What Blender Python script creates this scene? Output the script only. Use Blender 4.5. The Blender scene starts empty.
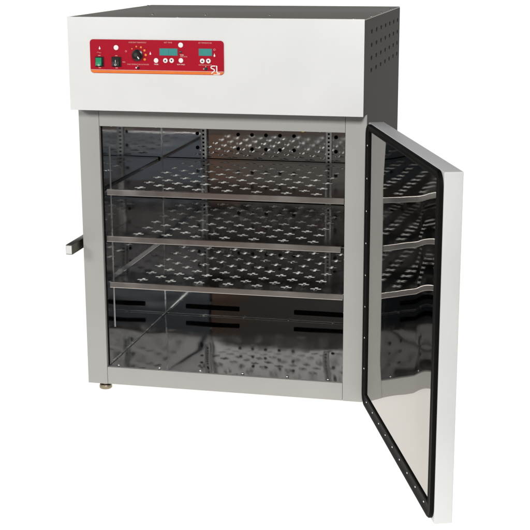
import bpy, bmesh, math, random
from mathutils import Vector, Matrix
random.seed(4)
S = bpy.context.scene
COL = S.collection
V = Vector

# ------------------------------------------------------------------ materials
def new_mat(name):
    m = bpy.data.materials.new(name); m.use_nodes = True
    nt = m.node_tree
    return m, nt, nt.nodes['Principled BSDF']

def noise_bump(nt, bsdf, scale, strength, dist=0.001, vec=None, detail=2.0):
    tc = nt.nodes.new('ShaderNodeTexCoord')
    mp = nt.nodes.new('ShaderNodeMapping')
    if vec: mp.inputs['Scale'].default_value = vec
    nt.links.new(tc.outputs['Object'], mp.inputs['Vector'])
    nz = nt.nodes.new('ShaderNodeTexNoise'); nz.inputs['Scale'].default_value = scale
    nz.inputs['Detail'].default_value = detail
    nt.links.new(mp.outputs['Vector'], nz.inputs['Vector'])
    b = nt.nodes.new('ShaderNodeBump'); b.inputs['Strength'].default_value = strength
    b.inputs['Distance'].default_value = dist
    nt.links.new(nz.outputs['Fac'], b.inputs['Height'])
    nt.links.new(b.outputs['Normal'], bsdf.inputs['Normal'])
    return mp, nz

def vary(nt, bsdf, mp, c1, c2, scale, socket='Base Color', detail=4.0):
    nz = nt.nodes.new('ShaderNodeTexNoise'); nz.inputs['Scale'].default_value = scale
    nz.inputs['Detail'].default_value = detail
    nt.links.new(mp.outputs['Vector'], nz.inputs['Vector'])
    r = nt.nodes.new('ShaderNodeValToRGB')
    r.color_ramp.elements[0].position = .3; r.color_ramp.elements[1].position = .7
    r.color_ramp.elements[0].color = (*c1, 1); r.color_ramp.elements[1].color = (*c2, 1)
    nt.links.new(nz.outputs['Fac'], r.inputs['Fac'])
    nt.links.new(r.outputs['Color'], bsdf.inputs[socket])

def paint(name, c, rough=.45, orange=.08, spec=.5, var=.03):
    m, nt, b = new_mat(name)
    b.inputs['Roughness'].default_value = rough
    b.inputs['Specular IOR Level'].default_value = spec
    mp, nz = noise_bump(nt, b, 420, orange, .0004)
    vary(nt, b, mp, [x*(1-var) for x in c], [min(1, x*(1+var)) for x in c], 6)
    return m

def steel(name, c, rough, wave=.0, wscale=4, r2=None, streak=None):
    m, nt, b = new_mat(name)
    b.inputs['Metallic'].default_value = 1
    b.inputs['Roughness'].default_value = rough
    b.inputs['Base Color'].default_value = (*c, 1)
    mp, nz = noise_bump(nt, b, wscale, 1.0 if wave else 0, wave or .0001, detail=1.0)
    vary(nt, b, mp, (rough*.75,)*3, ((r2 or rough*1.5),)*3, 9, 'Roughness')
    return m

def plain(name, c, rough=.5, metal=0, spec=.5):
    m, nt, b = new_mat(name)
    b.inputs['Roughness'].default_value = rough; b.inputs['Metallic'].default_value = metal
    b.inputs['Specular IOR Level'].default_value = spec
    mp, nz = noise_bump(nt, b, 200, .05, .0003)
    vary(nt, b, mp, [x*.94 for x in c], [min(1, x*1.06) for x in c], 40)
    return m

M = dict(
    panel=paint('white_panel_paint', (.74, .745, .74), .42),
    door=paint('pale_door_paint', (.68, .69, .69), .42),
    frame=paint('light_grey_frame_paint', (.36, .357, .342), .45),
    shell=paint('shaded_grey_shell_paint', (.023, .021, .018), .6, spec=.08),  # cabinet grey darkened: the unlit look of the sides is put into the colour
    top=paint('lit_grey_top_paint', (.27, .257, .23), .5, spec=.3),  # same housing paint, lighter: how light falls on the top is in the colour
    liner=steel('polished_liner_steel', (.53, .53, .535), .035, .0018, 3.0, .08),
    lfloor=steel('polished_chamber_floor_steel', (.60, .60, .60), .045, .006, 3.2, .09),
    shelf=steel('polished_shelf_steel', (.44, .44, .44), .06, .0007, 6.0, .12),
    shelf_lip=steel('brushed_shelf_edge_steel', (.60, .565, .54), .17, .0001, 12, .26),
    mirror=steel('polished_door_steel', (.395, .38, .355), .02, .0012, 3.0, .045),
    burr=steel('punched_edge_steel', (.82, .82, .80), .36),
    rail=steel('slotted_rail_steel', (.62, .62, .60), .25),
    screw=steel('screw_steel', (.8, .8, .78), .25),
    catch=steel('latch_steel', (.20, .195, .165), .38),
    brass=steel('brass', (.55, .40, .14), .3),
    footm=steel('foot_metal', (.34, .29, .22), .35),
    black=plain('black_void', (.004, .004, .004), .9, spec=.1),
    rubber=plain('black_rubber', (.004, .0038, .0036), .6, spec=.08),
    red=plain('red_panel_film', (.40, .006, .022), .38, spec=.2),
    orange=plain('orange_print', (.80, .19, .03), .4),
    ink=plain('white_print', (.85, .83, .80), .5),
    pink=plain('pale_pink_print', (.72, .38, .34), .5),
    amber=plain('amber_print', (.88, .30, .04), .5),
    bplastic=plain('black_plastic', (.012, .012, .012), .3),
    green=plain('green_plastic', (.01, .27, .12), .25),
    teal=plain('teal_display_glass', (.055, .28, .26), .2),
    dteal=plain('dark_green_lens', (.01, .07, .06), .15),
    button=plain('white_button_plastic', (.86, .86, .85), .35),
)

# ------------------------------------------------------------------ objects
WP = {}                                            # world position of each object's origin
def link(name, bm, mat, parent=None, smooth=False):
    me = bpy.data.meshes.new(name)
    bmesh.ops.recalc_face_normals(bm, faces=bm.faces)
    lo = V((min(v.co[i] for v in bm.verts) for i in range(3))); hi = V((max(v.co[i] for v in bm.verts) for i in range(3)))
    c = V(((lo.x+hi.x)/2, (lo.y+hi.y)/2, lo.z))
    bmesh.ops.translate(bm, verts=bm.verts, vec=-c)
    bm.to_mesh(me); bm.free()
    for mm in (mat if isinstance(mat, (list, tuple)) else [mat]): me.materials.append(mm)
    if smooth:
        for p in me.polygons: p.use_smooth = True
        me.set_sharp_from_angle(angle=math.radians(35))
    o = bpy.data.objects.new(name, me); COL.objects.link(o)
    WP[o] = c
    o.location = c - (WP[parent] if parent else V((0, 0, 0)))
    if parent: o.parent = parent
    return o

def again(o, pos, parent):                         # another copy of a small part at world position
    d = o.copy(); COL.objects.link(d); d.parent = parent
    WP[d] = V(pos); d.location = V(pos)-WP[parent]
    for ch in list(o.children):
        e = ch.copy(); COL.objects.link(e); e.parent = d; WP[e] = V(pos)+ch.location
    return d

def empty(name, loc, label, cat, group=None):
    o = bpy.data.objects.new(name, None); COL.objects.link(o); o.location = loc; WP[o] = V(loc)
    o['label'] = label; o['category'] = cat
    if group: o['group'] = group
    return o

def box(bm, x0, x1, y0, y1, z0, z1, bev=0, seg=2, mi=0):
    vs = [bm.verts.new((x, y, z)) for x in (x0, x1) for y in (y0, y1) for z in (z0, z1)]
    fs = []
    for f in ((0,1,3,2), (4,6,7,5), (0,4,5,1), (2,3,7,6), (0,2,6,4), (1,5,7,3)):
        fs.append(bm.faces.new([vs[i] for i in f]))
    for f in fs: f.material_index = mi
    if bev:
        es = list({e for f in fs for e in f.edges})
        bmesh.ops.bevel(bm, geom=es, offset=bev, segments=seg, profile=.6, affect='EDGES')
    return vs

def bx(*a, **k):
    bm = bmesh.new(); box(bm, *a, **k); return bm

def prism(bm, pts, d0, d1, fn, mi=0):              # polygon in 2D extruded from depth d0 to d1; fn(u,v,d)->xyz
    a = [bm.verts.new(fn(u, v, d0)) for u, v in pts]; b = [bm.verts.new(fn(u, v, d1)) for u, v in pts]
    n = len(pts)
    fs = [bm.faces.new(a), bm.faces.new(b[::-1])]
    for i in range(n): fs.append(bm.faces.new((a[i], b[i], b[(i+1) % n], a[(i+1) % n])))
    for f in fs: f.material_index = mi
    return fs

def circ(cx, cz, r, n=24, rz=None, a0=0):
    return [(cx+r*math.cos(a0+2*math.pi*i/n), cz+(rz or r)*math.sin(a0+2*math.pi*i/n)) for i in range(n)]

def rrect(x0, x1, z0, z1, r, n=8):
    out = []
    for cx, cz, a in ((x1-r, z1-r, 0), (x0+r, z1-r, 90), (x0+r, z0+r, 180), (x1-r, z0+r, 270)):
        for i in range(n+1):
            t = math.radians(a+90*i/n); out.append((cx+r*math.cos(t), cz+r*math.sin(t)))
    return out

# key dimensions (metres)
W, ZT, ZP, D = .80, 1.046, .7973, .694
PY = -.0504
OL, OR, OT, OB, DI = .0589, .7442, .7479, .0523, .578
ZF = -.024

oven = empty('laboratory_oven', (.4, .35, ZF),
             'large grey laboratory oven with white header, red control strip and its door swung wide open', 'oven')

# ---- cabinet shell (outer skin): left side, right side, back, bottom
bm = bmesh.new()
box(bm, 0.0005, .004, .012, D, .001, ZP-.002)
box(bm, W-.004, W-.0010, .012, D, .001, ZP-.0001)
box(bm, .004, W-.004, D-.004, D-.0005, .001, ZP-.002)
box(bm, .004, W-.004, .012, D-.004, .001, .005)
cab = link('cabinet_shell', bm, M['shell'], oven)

# ---- front frame
def fpart(name, *a): return link(name, bx(*a, bev=.0012), M['frame'], oven, True)
fpart('frame_stile', 0, OL-.0005, 0, .012, 0, ZP-.001)
fpart('frame_stile', OR+.0005, W, 0, .012, 0, ZP-.001)
fpart('frame_rail', OL+.0003, OR-.0003, 0.0006, .012, OT, ZP-.001)
fpart('frame_rail', OL+.0003, OR-.0003, 0.0006, .012, 0.0004, OB-.001)

# ---- chamber liner
def face_holes(bm, mk, holes): pass
bm = bmesh.new()
def quad(bm, a, b, c, d, mi=0):
    f = bm.faces.new([bm.verts.new(p) for p in (a, b, c, d)]); f.material_index = mi; return f
def slab(bm, x0, x1, y0, y1, z0, z1): box(bm, x0, x1, y0, y1, z0, z1)
slab(bm, OL-.003, OL, .012, DI, OB-.001, OT+.001)
link('side_wall', bm, M['liner'], oven)
bm = bmesh.new(); slab(bm, OR, OR+.003, .012, DI, OB-.001, OT+.001); link('side_wall', bm, M['liner'], oven)
back = link('back_wall', bx(OL-.002, OR+.002, DI, DI+.003, OB-.001, OT+.001), M['liner'], oven)
bm = bmesh.new(); N = 40                            # thin floor sheet, very slightly domed as such sheets are
g = []
for a in range(N+1):
    row = []
    for b in range(N+1):
        u = a/N; v = b/N
        row.append(bm.verts.new((OL+(OR-OL)*u, .0125+(DI-.0125)*v, OB-.0015+.0035*math.sin(math.pi*u)**1.2*math.sin(math.pi*v)**1.0)))
    g.append(row)
for a in range(N):
    for b in range(N): bm.faces.new((g[a][b], g[a+1][b], g[a+1][b+1], g[a][b+1]))
cfloor = link('chamber_floor', bm, M['lfloor'], oven, True)
link('chamber_ceiling', bx(OL, OR, .0125, DI, OT, OT+.003), M['liner'], oven)
# corner weld beads that catch the light
link('corner_seam', bx(OL+.0002, OL+.0022, DI-.0022, DI-.0002, OB, OT), M['rail'], oven)
link('corner_seam', bx(OL+.0002, OL+.0020, .02, DI-.003, OB+.0002, OB+.0018), M['rail'], oven)
link('corner_seam', bx(OL+.003, OR-.003, DI-.002, DI-.0002, OB+.0002, OB+.0016), M['rail'], oven)
# air holes punched in the back wall
fy = lambda u, v, d: (u, d, v)
def repeat(name, make, pts, mat, parent):
    bm = bmesh.new(); make(bm); first = link(name, bm, mat, parent); off = WP[first].copy()
    WP[first] = V(pts[0])+off; first.location = WP[first]-WP[parent]
    for p in pts[1:]: again(first, V(p)+off, parent)
repeat('air_hole', lambda bm: prism(bm, circ(0, 0, .0060, 14), DI-.0008, DI-.0001, fy),
       [(x, 0, .651-.045*k) for k in range(12) for x in (.177, .310, .355, .400, .445, .490, .623)], M['black'], back)
for x0, x1 in ((.128, .310), (.491, .673)):
    bm = bmesh.new(); prism(bm, rrect(x0, x1, .0715, .0875, .003, 3), DI-.0009, DI-.0001, fy)
    link('air_slot', bm, M['black'], back)
# slotted shelf rails
def rail(cx, cy, z0, z1, face):                    # face 'y' on back wall, 'x' on the side walls
    bm = bmesh.new(); bs = bmesh.new()
    w = .0095
    if face == 'y':
        box(bm, cx-w, cx+w, DI-.006, DI-.001, z0, z1, bev=.001)
        z = z0+.008
        while z < z1-.006:
            box(bs, cx-.0032, cx+.0032, DI-.0064, DI-.0061, z, z+.006); z += .0125
    else:
        s = 1 if cx < .4 else -1
        a, b = sorted((cx+s*.0005, cx+s*.006))
        box(bm, a, b, cy-w, cy+w, z0, z1, bev=.001)
        z = z0+.008
        while z < z1-.006:
            a, b = sorted((cx+s*.0061, cx+s*.0064))
            box(bs, a, b, cy-.0032, cy+.0032, z, z+.006); z += .0125
    r = link('shelf_rail', bm, M['rail'], oven, True)
    link('rail_slots', bs, M['black'], r)
rail(.198, 0, .15, OT-.004, 'y'); rail(.601, 0, .15, OT-.004, 'y')
for x in (OL+.0012, OR-.0012):
    bm = bmesh.new(); prism(bm, circ(x, .078, .0011, 12), .15, .68, lambda u, v, d: (u, v, d)); link('support_rod', bm, M['rail'], oven, True)

# dome screws
def dome(bm, c, r, h, ax, n=12):
    ax = V(ax).normalized(); t = ax.orthogonal().normalized(); b = ax.cross(t); c = V(c)
    rings = []
    for k in range(4):
        a = k/4*math.pi/2
        rings.append([bm.verts.new(c+(t*math.cos(2*math.pi*i/n)+b*math.sin(2*math.pi*i/n))*r*math.cos(a)+ax*h*math.sin(a)) for i in range(n)])
    top = bm.verts.new(c+ax*h)
    for k in range(3):
        for i in range(n): bm.faces.new((rings[k][i], rings[k][(i+1) % n], rings[k+1][(i+1) % n], rings[k+1][i]))
    for i in range(n): bm.faces.new((rings[3][i], rings[3][(i+1) % n], top))
    bm.faces.new(rings[0][::-1])
def screws(name, pts, r, h, ax, parent, mat=None):
    bm = bmesh.new(); dome(bm, (0, 0, 0), r, h, ax); first = link(name, bm, mat or M['screw'], parent, True)
    off = WP[first].copy(); first.location = V(pts[0])+off-WP[parent]; WP[first] = V(pts[0])+off
    for p in pts[1:]: again(first, V(p)+off, parent)
screws('screw', [(x, .021, OB) for x in (.087, .210, .331, .455, .584, .700)], .0042, .0034, (0, 0, 1), oven)
screws('screw', [(x, .018, OT) for x in (.088, .217, .321, .435, .572, .673)], .0040, .0034, (0, 0, -1), oven)
screws('screw', [(.3247, DI-.008, OB), (.4745, DI-.008, OB), (.190, DI-.008, OB), (.62, DI-.008, OB)], .0036, .003, (0, 0, 1), oven)
screws('screw', [(OL, .018, z) for z in (.10, .17, .25, .34, .385, .45, .52, .60, .655, .70)], .0038, .0034, (1, 0, 0), oven)
screws('screw', [(OR, .018, z) for z in (.10, .25, .40, .55, .68)], .0038, .0034, (-1, 0, 0), oven)
# black sealing strip just inside the left side of the opening
bm = bmesh.new(); box(bm, OL+.0002, OL+.0045, .0125, .0135, OB+.002, OT-.002); link('seal_strip', bm, M['rubber'], oven)
# brass sensor tip at the top of the opening
bm = bmesh.new()
dome(bm, (.622, .05, OT-.001), .010, .010, (0, 0, -1), 16); link('sensor_tip', bm, M['brass'], oven, True)

# ---- header housing
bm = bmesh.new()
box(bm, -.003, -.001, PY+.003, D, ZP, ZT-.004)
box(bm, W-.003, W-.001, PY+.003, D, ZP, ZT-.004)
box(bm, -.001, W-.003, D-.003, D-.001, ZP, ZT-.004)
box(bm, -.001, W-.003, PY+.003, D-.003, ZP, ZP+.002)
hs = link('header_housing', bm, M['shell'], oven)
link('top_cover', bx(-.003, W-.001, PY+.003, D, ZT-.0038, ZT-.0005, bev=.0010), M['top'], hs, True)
fp = link('header_front', bx(-.0031, W-.0013, PY, PY+.0025, ZP, ZT, bev=.0009), M['panel'], oven, True)
# folded grey edge of the white front, seen from the side
screws('screw', [(x, .10, ZT-.0005) for x in (.19, .34, .52)]+[(x, -.03, ZT-.0005) for x in (.30, .767)]+[(.794, y, ZT-.0005) for y in (.10, .30, .50)]+[(.01, .62, ZT-.0005)]
       , .0042, .003, (0, 0, 1), hs)
fx = lambda u, v, d: (d, u, v)
repeat('vent_hole', lambda bm: prism(bm, [(-.012, .0045), (.007, .0058), (.012, .002), (.004, -.0052), (-.006, -.0048)], W-.0009, W-.0004, fx),
       [(0, .082+.0925*k, z) for z in (1.007, .972, .938, .9055) for k in range(7)], M['black'], hs)

# ---- control panel on the white front
P0 = PY-.0002
def fpz(u, v, d): return (u, P0-d, v)
bm = bmesh.new(); prism(bm, rrect(.0595, .4290, .8985, .9875, .0095), 0, .0016, fpz)
cp = link('control_panel', bm, M['red'], oven)
def flat(name, pts, mat, d0=.0016, d1=.0022, parent=None, smooth=False):
    bm = bmesh.new(); prism(bm, pts, d0+.00005, d1, fpz); return link(name, bm, mat, parent or cp, smooth)
low = [(u, v) for u, v in rrect(.0603, .4282, .8992, .9868, .0090) if v < .9060]
flat('orange_stripe', [(.0603+.0004, .9060)]+low+[(.4282-.0004, .9060)], M['orange'], d1=.0019)
flat('pale_line', [(.0600, .9063), (.4285, .9063), (.4285, .9078), (.0600, .9078)], M['pink'], d1=.0019)

def rocker(x0, x1, z0, z1, mat):
    flat_b = bmesh.new(); prism(flat_b, rrect(x0, x1, z0, z1, .0012, 3), .0017, .0050, fpz)
    base = link('rocker_switch', flat_b, M['bplastic'], cp)
    bm = bmesh.new(); zc = (z0+z1)/2; i = .0028; rx = x1-i-.0022
    prof = [(z0+i, .0052), (z0+i, .0095), (zc, .0070), (z1-i, .0064), (z1-i, .0052)]
    a = [bm.verts.new((x0+i*.6, P0-d, z)) for z, d in prof]; b = [bm.verts.new((rx, P0-d, z)) for z, d in prof]
    bm.faces.new(a); bm.faces.new(b[::-1])
    for k in range(5): bm.faces.new((a[k], b[k], b[(k+1) % 5], a[(k+1) % 5]))
    link('rocker', bm, mat, base)
    return base
rs = rocker(.0745, .0975, .9155, .9418, M['green'])
rs['label'] = 'green rocker switch'
rb = rocker(.1205, .1465, .9160, .9422, M['bplastic'])
rb['label'] = 'black rocker switch'
def ring(cx, cz, r, w, d0, d1, mat, parent, name):
    bm = bmesh.new(); o = circ(cx, cz, r, 24); i = circ(cx, cz, r-w, 24)
    for k in range(24):
        prism(bm, [o[k], o[(k+1) % 24], i[(k+1) % 24], i[k]], d0, d1, fpz)
    return link(name, bm, mat, parent)
ring(.0857, .9200, .0026, .0009, .0096, .0099, M['ink'], rs, 'switch_mark')
ring(.1325, .9215, .0028, .0009, .0090, .0096, M['ink'], rb, 'switch_mark')
bm = bmesh.new(); prism(bm, [(.1318, .927), (.1330, .927), (.1330, .934), (.1318, .934)], .0078, .0084, fpz); link('switch_mark', bm, M['ink'], rb)
for x in (.0858, .1334):
    for z in (.9448, .9125): flat('printed_mark', rrect(x-.0034, x+.0034, z-.0009, z+.0009, .0006, 2), M['pink'])
# dial knob
bm = bmesh.new()
def lathe(bm, cx, cz, prof, n=40, grip=0):
    rings = []
    for r, d in prof:
        ring_ = []
        for i in range(n):
            rr = r*(1+(grip if i % 2 else 0)*(1 if d < prof[-2][1]-.001 else 0))
            ring_.append(bm.verts.new((cx+rr*math.cos(2*math.pi*i/n), P0-d, cz+rr*math.sin(2*math.pi*i/n))))
        rings.append(ring_)
    for a, b in zip(rings, rings[1:]):
        for i in range(n): bm.faces.new((a[i], a[(i+1) % n], b[(i+1) % n], b[i]))
    bm.faces.new(rings[-1]); bm.faces.new(rings[0][::-1])
lathe(bm, .1924, .9471, [(.0150, .0017), (.0150, .004), (.0118, .0055), (.0112, .0150), (.0102, .0165), (.0001+.004, .0168)], 40, .04)
kn = link('dial_knob', bm, M['bplastic'], cp, True)
flat('knob_pointer', [(.1962, .9434), (.1980, .9450), (.2026, .9398), (.2002, .9376)], M['ink'], d0=.0170, d1=.0174, parent=kn)
flat('knob_cap', circ(.1924, .9488, .0050, 20), plain('dark_grey_cap', (.05, .05, .05), .3), d0=.0168, d1=.0172, parent=kn)
for x, z, r in ((.1776, .9637, .0017), (.1897, .9697, .0021), (.2026, .9680, .0026), (.2122, .9600, .0029), (.2152, .9480, .0031), (.2121, .9362, .0033)):
    flat('dial_mark', circ(x, z, r, 16), M['amber'], d1=.0019)
# small symbols
def drop(x, z, h):
    flat('drop_symbol', [(x, z+h), (x+h*.25, z+h*.2)]+[(x+h*.48*math.cos(a), z-h*.35+h*.48*math.sin(a)) for a in [math.radians(30-t*20) for t in range(13)]]+[(x-h*.25, z+h*.2)], M['ink'], d1=.0019)
drop(.2281, .9525, .0046); drop(.4037, .9500, .0050); drop(.0869, .9650, .0050)
ring(.4038, .9645, .0026, .0008, .00165, .0019, M['pink'], cp, 'ring_symbol')
ring(.1608, .9572, .0024, .0007, .00165, .0019, M['pink'], cp, 'ring_symbol')
flat('printed_mark', [(.079, .9528), (.083, .9535), (.087, .9515), (.091, .9515), (.091, .9522), (.087, .9524), (.083, .9542), (.079, .9536)], M['pink'])
# displays
def display(x0, x1, z0, z1, n):
    bm = bmesh.new(); prism(bm, rrect(x0-.0008, x1+.0008, z0-.0008, z1+.0008, .0006, 2), .0017, .0022, fpz)
    d = link('display', bm, plain('grey_bezel', (.16, .12, .13), .4), cp)
    for k in range(n):
        a = x0+(x1-x0)*k/n; b = x0+(x1-x0)*(k+1)/n
        bm = bmesh.new(); prism(bm, [(a+.0003, z0), (b-.0003, z0), (b-.0003, z1), (a+.0003, z1)], .0023, .0027, fpz)
        link('display_window', bm, M['teal'], d)
display(.2542, .3030, .9478, .9655, 2); display(.3617, .3970, .9485, .9662, 1)
# push buttons
def button(x, z, r=.0063, sym=None):
    bm = bmesh.new(); lathe(bm, x, z, [(r, .0017), (r, .0030), (r*.88, .0036), (r*.3, .0038)], 28)
    b = link('push_button', bm, M['button'], cp, True)
    if sym:
        s = .0030 if sym > 0 else -.0030
        flat('arrow_symbol', [(x-.0029, z-s*.75), (x+.0029, z-s*.75), (x, z+s)], M['bplastic'], d0=.0039, d1=.0042, parent=b)
    return b
button(.1336, .9663, .0066); button(.2440, .9340); button(.2697, .9343, sym=1); button(.2868, .9346, sym=-1)
button(.3123, .9350); button(.3123, .9752, .0066); button(.3708, .9346, sym=1); button(.3874, .9349, sym=-1)
def led(x, z, r, mat):
    bm = bmesh.new(); lathe(bm, x, z, [(r, .0017), (r, .003), (r*.75, .0046), (r*.2, .0052)], 18); return link('indicator_lens', bm, mat, cp, True)
led(.3119, .9572, .0030, M['dteal']); led(.3798, .9143, .0042, M['dteal']); led(.1935, .9136, .0036, M['bplastic'])
flat('printed_mark', circ(.1880, .9140, .0021, 10), M['ink']); flat('printed_mark', circ(.1925, .9182, .0013, 10), M['pink'])
flat('printed_mark', circ(.3742, .9138, .0018, 10), M['pink']); flat('printed_mark', circ(.3798, .9198, .0015, 10), M['pink'])

def text(s, x0, x1, zc, h, mat, parent=None, name='lettering'):
    cu = bpy.data.curves.new('t', 'FONT'); cu.body = s; cu.size = 1; cu.extrude = 0; cu.resolution_u = 2
    to = bpy.data.objects.new('t', cu); COL.objects.link(to)
    bpy.context.view_layer.update()
    me = bpy.data.meshes.new_from_object(to.evaluated_get(bpy.context.evaluated_depsgraph_get()))
    bpy.data.objects.remove(to); bpy.data.curves.remove(cu)
    bm = bmesh.new(); bm.from_mesh(me); bpy.data.meshes.remove(me)
    xs = [v.co.x for v in bm.verts]; ys = [v.co.y for v in bm.verts]
    a, b, c, d = min(xs), max(xs), min(ys), max(ys)
    for v in bm.verts:
        v.co = V((x0+(v.co.x-a)/(b-a)*(x1-x0), P0-.0019, zc-h/2+(v.co.y-c)/(d-c)*h))
    r = bmesh.ops.extrude_face_region(bm, geom=list(bm.faces))
    bmesh.ops.translate(bm, verts=[e for e in r['geom'] if isinstance(e, bmesh.types.BMVert)], vec=(0, .0002, 0))
    return link(name, bm, mat, parent or cp)
text('OVERTEMP THERMOSTAT', .1686, .2178, .9804, .0034, M['pink'])
text('SET TIME', .2666, .2888, .9812, .0034, M['pink'])
text('SET TEMPERATURE', .3604, .3968, .9814, .0034, M['pink'])
text('OVER TEMPERATURE ACTIVATED', .1630, .2235, .9228, .0032, M['pink'])
text('TIMER', .2375, .2500, .9238, .0030, M['ink'])
text('RUN / HOLD', .3015, .3230, .9244, .0030, M['ink'])
text('TIMER', .3098, .3200, .9492, .0030, M['ink']); text('OPERATING', .3098, .3295, .9450, .0028, M['pink'])
text('HEATING INDICATOR', .3606, .3965, .9240, .0030, M['pink'])
text('MAINS', .1500, .1580, .9285, .0034, M['pink'])
# white emblem over the stripe
def stroke(pts, w, name):
    bm = bmesh.new()
    for i, ((x0, z0), (x1, z1)) in enumerate(zip(pts, pts[1:])):
        d = V((x1-x0, z1-z0)); d.normalize(); n = V((-d.y, d.x))*w; e = d*w*.5
        prism(bm, [(x0-e.x+n.x, z0-e.y+n.y), (x1+e.x+n.x, z1+e.y+n.y), (x1+e.x-n.x, z1+e.y-n.y), (x0-e.x-n.x, z0-e.y-n.y)], .0020, .0024+i*.00003, fpz)
    return link(name, bm, M['ink'], cp)
def lp(a, b): return (.4104+(a-327)*.000145, .9086-(b-286)*.000145)
stroke([lp(*q) for q in ((302, 198), (270, 193), (240, 196), (220, 206), (213, 220), (222, 236), (245, 244), (268, 252), (280, 266), (276, 284), (258, 300), (238, 314), (226, 330))], .0013, 'emblem')
stroke([lp(*q) for q in ((300, 196), (322, 198), (322, 292), (334, 322), (380, 326))], .0015, 'emblem')
stroke([lp(*q) for q in ((262, 346), (372, 350))], .0009, 'emblem')

# ---- door (hinged on the right, swung past a right angle)
th = .3411
dd = V((math.sin(th), -math.cos(th), 0)); nn = V((math.cos(th), math.sin(th), 0)); hh = V((.806, .0003, 0))
def dw(s, k, z): return hh+dd*s+nn*k+V((0, 0, z))
DW, DT, DZ = .7831, .0406, .7778
bm = bmesh.new()
vs = box(bm, 0, DW, 0, DT, 0, DZ, bev=.0022, seg=3)
for v in bm.verts: v.co = dw(*v.co)
door = link('door', bm, M['door'], oven, True)
door['label'] = 'wide open door with mirror polished inner face and black gasket'
# gasket: rounded rubber profile swept round a rounded rectangle
def path(inset, r, n=10): return rrect(inset, DW-inset, inset, DZ-inset*.5, r, n)
prof = [(.002, -.0005), (.002, -.006), (.005, -.009), (.009, -.0092), (.013, -.0078), (.017, -.0065), (.030, -.0062), (.034, -.0075), (.037, -.006), (.038, -.0005)]
bm = bmesh.new(); rings = []
for i, k in prof:
    rings.append([bm.verts.new(dw(u, k, v)) for u, v in path(i, max(.002, .036-i))])
n = len(rings[0])
for a, b in zip(rings, rings[1:]+rings[:1]):
    for i in range(n): bm.faces.new((a[i], a[(i+1) % n], b[(i+1) % n], b[i]))
gas = link('gasket', bm, M['rubber'], door, True)
# polished inner panel, very slightly domed
bm = bmesh.new(); NX = 60
i0 = .030
def px(a, b):
    s = i0+(DW-2*i0)*a/NX; z = i0+(DZ-1.5*i0)*b/NX
    ds = min(s-i0, DW-i0-s); dz = min(z-i0, DZ-i0*.5-z); e = min(1, ds/.16); f = min(1, dz/.16)
    h = .0030+.0022*(e*e*(3-2*e))*(f*f*(3-2*f))
    return dw(s, -h, z)
g = [[bm.verts.new(px(a, b)) for b in range(NX+1)] for a in range(NX+1)]
for a in range(NX):
    for b in range(NX): bm.faces.new((g[a][b], g[a+1][b], g[a+1][b+1], g[a][b+1]))
edge = [g[a][0] for a in range(NX+1)]+[g[NX][b] for b in range(1, NX+1)]+[g[a][NX] for a in range(NX-1, -1, -1)]+[g[0][b] for b in range(NX-1, 0, -1)]
bk = [bm.verts.new(v.co+nn*.0028) for v in edge]
for i in range(len(edge)): bm.faces.new((edge[i], edge[(i+1) % len(edge)], bk[(i+1) % len(edge)], bk[i]))
mir = link('mirror_panel', bm, M['mirror'], door, True)
pts = []
for z in (.020+.0875*k for k in range(1, 9)): pts.append(dw(.0245, -.0070, z))
for s in (.065+.0815*k for k in range(9)): pts.append(dw(s, -.0070, .0245))
screws('gasket_screw', pts, .0026, .0018, -nn, door)
# hinges
for z in (.07, .70):
    bm = bmesh.new()
    prism(bm, circ(.8035, .001, .0048, 16), z, z+.05, lambda u, v, d: (u, v, d)); link('hinge', bm, M['rail'], door, True)

# ---- door catch on the left side of the cabinet
bm = bmesh.new(); box(bm, -.031, -.012, -.056, .11, .393, .421, bev=.0016)
box(bm, -.012, -.0002, .05, .10, .398, .416)
ca = link('door_catch', bm, M['catch'], oven, True)
link('catch_end', bx(-.0295, -.0135, -.0572, -.0562, .3955, .4185), M['door'], ca)
# ---- feet
def foot(x, y):
    bm = bmesh.new()
    prof = [(.010, .0), (.010, -.010), (.017, -.011), (.0185, -.015), (.0185, -.021), (.016, ZF+.0005)]
    n = 28; rings = [[bm.verts.new((x+r*math.cos(2*math.pi*i/n), y+r*math.sin(2*math.pi*i/n), z)) for i in range(n)] for r, z in prof]
    for a, b in zip(rings, rings[1:]):
        for i in range(n): bm.faces.new((a[i], a[(i+1) % n], b[(i+1) % n], b[i]))
    bm.faces.new(rings[-1]); bm.faces.new(rings[0])
    return link('foot', bm, M['footm'], oven, True)
foot(.041, .032); foot(.745, .12); foot(.05, .63); foot(.75, .63)

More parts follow.
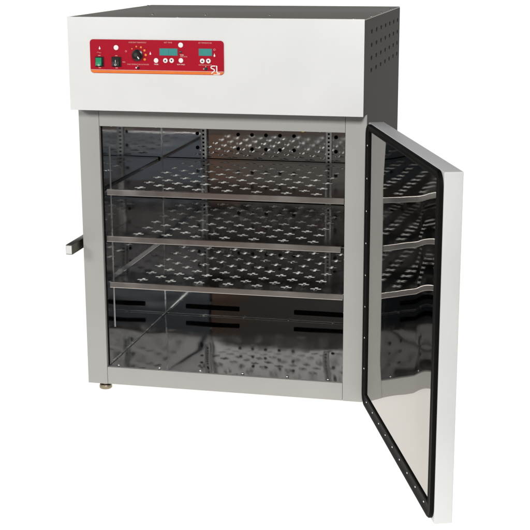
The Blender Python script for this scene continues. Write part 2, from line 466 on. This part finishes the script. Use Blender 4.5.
# ------------------------------------------------------------------ shelves
def shelf(zs, x0, x1, label):
    y0, y1 = .020, DI-.010
    root = empty('perforated_shelf', ((x0+x1)/2, (y0+y1)/2, zs-.016), label, 'oven shelf', 'perforated shelves inside the oven')
    bm = bmesh.new()
    rim = bmesh.new()
    mx, my = .016, .012
    px_, py_ = .0840, .0425
    nx = int((x1-x0-2*mx)/px_); ny = int((y1-y0-2*my-.01)/py_)
    gx = (x1-x0-nx*px_)/2; gy = (y1-y0-ny*py_)/2
    L, w, up = .0155, .0048, .0
    def Q(a, b, c, d):
        f = bm.faces.new([bm.verts.new(p) for p in (a, b, c, d)])
    for j in range(ny):
        ya = y0+gy+j*py_; yc = ya+py_/2; Ly = .0165
        ys = [ya, yc-Ly, yc-w, yc+w, yc+Ly, ya+py_]
        off = px_/2 if j % 2 else 0
        n = nx-(1 if j % 2 else 0)
        for i in range(n):
            xa = x0+gx+off+i*px_; xc = xa+px_/2
            xs = [xa, xc-L, xc-w, xc+w, xc+L, xa+px_]
            hole = {(1, 2), (2, 2), (3, 2), (2, 1), (2, 3)}
            def h(a, b):   # raised rim round the cross
                if 1 <= a <= 4 and 1 <= b <= 4 and not ((a in (1, 4)) and (b in (1, 4))): return up
                return 0
            vv = [[bm.verts.new((xs[a], ys[b], zs+h(a, b))) for b in range(6)] for a in range(6)]
            for a in range(5):
                for b in range(5):
                    if (a, b) not in hole: bm.faces.new((vv[a][b], vv[a+1][b], vv[a+1][b+1], vv[a][b+1]))
            def outline(g, z):
                l, q, ly = L-g, w-g, Ly-g
                return [(xc+u, yc+t, z) for u, t in ((-q, -ly), (q, -ly), (q, -q), (l, -q), (l, q), (q, q), (q, ly), (-q, ly), (-q, q), (-l, q), (-l, -q), (-q, -q))]
            rr = [[rim.verts.new(p) for p in outline(g, z)] for g, z in ((0, zs+.0003), (.0011, zs-.0007), (.0013, zs-.0034))]
            for ra, rb_ in zip(rr, rr[1:]):
                for k in range(12): rim.faces.new((ra[k], ra[(k+1) % 12], rb_[(k+1) % 12], rb_[k]))
        if off:
            Q((x0+gx, ya, zs), (x0+gx+off, ya, zs), (x0+gx+off, ya+py_, zs), (x0+gx, ya+py_, zs))
            e = x0+gx+off+n*px_; f = x0+gx+nx*px_
            Q((e, ya, zs), (f, ya, zs), (f, ya+py_, zs), (e, ya+py_, zs))
    # margins
    for a, b, c, d in ((x0, x1, y0, y0+gy), (x0, x1, y1-gy, y1), (x0, x0+gx, y0+gy, y1-gy), (x1-gx, x1, y0+gy, y1-gy)):
        Q((a, c, zs), (b, c, zs), (b, d, zs), (a, d, zs))
    r = bmesh.ops.extrude_face_region(bm, geom=list(bm.faces))
    bmesh.ops.translate(bm, verts=[e for e in r['geom'] if isinstance(e, bmesh.types.BMVert)], vec=(0, 0, -.0011))
    tray = link('shelf_tray', bm, M['shelf'], root); link('punched_edges', rim, M['burr'], tray)
    # folded edges
    bm = bmesh.new()                                # rolled front edge: rounded top, flat face, small turned-in foot
    prof = [(.0000, .0005), (-.0010, .0008), (-.0022, .0006), (-.0031, -.0002), (-.0035, -.0014), (-.0035, -.0135), (-.0039, -.0148), (-.0036, -.0161), (-.0026, -.0167), (-.0006, -.0167), (-.0006, -.0150), (-.0002, -.0030)]
    prism(bm, prof, x0, x1, lambda u, v, d: (d, y0+u, zs+v))
    link('front_lip', bm, M['shelf_lip'], root, True)
    for a, b in ((x0-.0008, x0-.0001), (x1+.0001, x1+.0008)):
        link('side_flange', bx(a, b, y0, y1, zs-.014, zs+.0003), M['shelf'], root)
    link('back_flange', bx(x0, x1, y1+.0001, y1+.0009, zs-.014, zs+.003), M['shelf'], root)
    return root
shelf(.5686, .0697, .7400, 'topmost of the three polished perforated shelves, nearest the oven ceiling')
shelf(.4347, .0590+.0012, .7318, 'middle perforated shelf, pushed slightly to the left between the upper and lower shelves')
shelf(.3011, .0697, .7390, 'lowest perforated shelf, just above the empty bottom compartment of the oven')
# support clips for shelves (part of the oven)
for z in (.5686, .4347, .3011):
    for y in (.085,):
        link('shelf_clip', bx(OL+.0003, OL+.018, y-.006+.006, y+.010, z-.0195, z-.0172), M['rail'], oven)
        link('shelf_clip', bx(OR-.018, OR-.0003, y-.006+.006, y+.010, z-.0195, z-.0172), M['rail'], oven)
    for x in (.198, .601):
        link('shelf_clip', bx(x-.006, x+.006, DI-.026, DI-.0066, z-.0195, z-.0172), M['rail'], oven)

# ------------------------------------------------------------------ setting: white sheet made translucent and lit from below to wash out shadows, studio floor before it
def sheet(name, x0, x1, y0, y1, z, mat):
    bm = bmesh.new(); bm.faces.new([bm.verts.new(p) for p in ((x0, y0, z), (x1, y0, z), (x1, y1, z), (x0, y1, z))])
    o = link(name, bm, mat); o['kind'] = 'structure'; return o
m, nt, b = new_mat('shadowless_glow_sheet')  # added translucency: the sheet glows from the world beneath, hiding shadows
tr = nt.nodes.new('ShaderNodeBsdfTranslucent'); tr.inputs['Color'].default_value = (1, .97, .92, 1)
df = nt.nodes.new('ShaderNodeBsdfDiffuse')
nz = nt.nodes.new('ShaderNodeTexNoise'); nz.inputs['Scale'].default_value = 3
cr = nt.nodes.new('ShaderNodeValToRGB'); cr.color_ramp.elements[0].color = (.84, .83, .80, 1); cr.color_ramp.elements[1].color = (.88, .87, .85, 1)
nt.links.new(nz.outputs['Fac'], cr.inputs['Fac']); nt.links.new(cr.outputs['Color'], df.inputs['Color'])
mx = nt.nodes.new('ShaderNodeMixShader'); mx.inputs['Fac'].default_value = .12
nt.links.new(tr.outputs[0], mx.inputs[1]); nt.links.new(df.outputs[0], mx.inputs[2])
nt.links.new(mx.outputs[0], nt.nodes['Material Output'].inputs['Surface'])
PAPER_Y = -1.15
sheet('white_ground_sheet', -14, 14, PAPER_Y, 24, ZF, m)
mfl, nt, b = new_mat('brown_studio_floor')
b.inputs['Roughness'].default_value = .5
mp, nz = noise_bump(nt, b, 30, .2, .001)
vary(nt, b, mp, (.07, .05, .042), (.11, .08, .065), 3)
sheet('studio_floor', -14, 14, -20, PAPER_Y+.02, ZF-.004, mfl)

# ------------------------------------------------------------------ world: white added below to backlight the sheet, white behind, a dim room above and in front
w = bpy.data.worlds.new('World'); S.world = w; w.use_nodes = True
nt = w.node_tree; bg = nt.nodes['Background']
tc = nt.nodes.new('ShaderNodeTexCoord'); sp = nt.nodes.new('ShaderNodeSeparateXYZ')
nt.links.new(tc.outputs['Generated'], sp.inputs[0])
def mr(src, a, b, c=0, d=1):
    n = nt.nodes.new('ShaderNodeMapRange'); n.interpolation_type = 'SMOOTHSTEP'
    for k, v in zip((1, 2, 3, 4), (a, b, c, d)): n.inputs[k].default_value = v
    nt.links.new(src, n.inputs[0]); return n.outputs[0]
def mth(op, a, b):
    n = nt.nodes.new('ShaderNodeMath'); n.operation = op
    for i, x in enumerate((a, b)):
        if isinstance(x, (int, float)): n.inputs[i].default_value = x
        else: nt.links.new(x, n.inputs[i])
    return n.outputs[0]
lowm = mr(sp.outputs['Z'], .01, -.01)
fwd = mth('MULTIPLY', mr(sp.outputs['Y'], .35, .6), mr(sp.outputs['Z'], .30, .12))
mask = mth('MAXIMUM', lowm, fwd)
nz = nt.nodes.new('ShaderNodeTexNoise'); nz.inputs['Scale'].default_value = 2.2; nz.inputs['Detail'].default_value = 1.5
nt.links.new(tc.outputs['Generated'], nz.inputs['Vector'])
side = mth('ADD', sp.outputs['X'], mth('MULTIPLY', mth('SUBTRACT', nz.outputs['Fac'], .5), .35))
xn = nt.nodes.new('ShaderNodeMapRange'); xn.inputs[1].default_value = -.5; xn.inputs[2].default_value = .5
nt.links.new(sp.outputs['X'], xn.inputs[0]); ramp_in = xn.outputs[0]
cr = nt.nodes.new('ShaderNodeValToRGB')
e = cr.color_ramp.elements
e[0].position = .10; e[0].color = (.07, .075, .08, 1)
e[1].position = .95; e[1].color = (.06, .07, .08, 1)
for p_, c_ in ((.205, (.09, .09, .09)), (.222, (.20, .13, .095)), (.262, (.19, .125, .09)), (.272, (.15, .135, .12)), (.40, (.16, .15, .135)), (.60, (.14, .15, .16)), (.80, (.17, .19, .21))):
    x = cr.color_ramp.elements.new(p_); x.color = (*c_, 1)
nt.links.new(ramp_in, cr.inputs['Fac'])
mix = nt.nodes.new('ShaderNodeMix'); mix.data_type = 'RGBA'
nt.links.new(mask, mix.inputs[0]); vm = nt.nodes.new('ShaderNodeVectorMath'); vm.operation = 'SCALE'
nt.links.new(cr.outputs['Color'], vm.inputs[0])
nt.links.new(mth('MULTIPLY', mr(sp.outputs['Z'], .14, .27, 1.35, .40), mth('ADD', mth('MULTIPLY', nz.outputs['Fac'], 1.2), .4)), vm.inputs['Scale'])
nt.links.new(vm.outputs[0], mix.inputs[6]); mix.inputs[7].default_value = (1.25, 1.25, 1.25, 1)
nt.links.new(mix.outputs[2], bg.inputs['Color']); bg.inputs['Strength'].default_value = 1.0

# ------------------------------------------------------------------ lamps
def area(name, loc, target, size, power, col=(1, 1, 1), sy=None):
    l = bpy.data.lights.new(name, 'AREA'); l.energy = power; l.color = col
    l.shape = 'RECTANGLE'; l.size = size; l.size_y = sy or size
    o = bpy.data.objects.new(name, l); COL.objects.link(o); o.location = loc
    o.rotation_euler = (V(target)-V(loc)).to_track_quat('-Z', 'Y').to_euler()
    return o
area('key_softbox', (1.9, -4.8, 2.95), (.5, 0, .55), 1.0, 190, (1, .99, .97))
area('side_softbox', (-2.9, -4.2, 2.6), (.4, 0, .5), 1.0, 92, (1, .985, .96))
area('window_light', (-4.2, -1.6, 2.2), (.5, -.2, .4), 1.6, 20, (.86, .93, 1), 1.8)

# ------------------------------------------------------------------ camera
cam = bpy.data.cameras.new('camera'); co = bpy.data.objects.new('camera', cam); COL.objects.link(co)
r = V((0.9757223795, 0.2189853451, -0.0033551033)); u = V((-0.0491454687, 0.2338523478, 0.9710292490)); f = V((-0.2134257740, 0.9472900813, -0.2389371066))
mm = Matrix((( r.x, u.x, -f.x, 1.28261), (r.y, u.y, -f.y, -3.35929), (r.z, u.z, -f.z, 1.22494), (0, 0, 0, 1)))
co.matrix_world = mm
cam.sensor_width = 36; cam.lens = 36*1292.4375/530; cam.clip_end = 200; cam.clip_start = .05
S.camera = co

S.render.engine = 'CYCLES'
S.cycles.max_bounces = 16; S.cycles.glossy_bounces = 14; S.cycles.diffuse_bounces = 4
S.cycles.caustics_reflective = True
S.view_settings.view_transform = 'Standard'; S.view_settings.look = 'None'; S.view_settings.gamma = 1
S.view_settings.exposure = 0
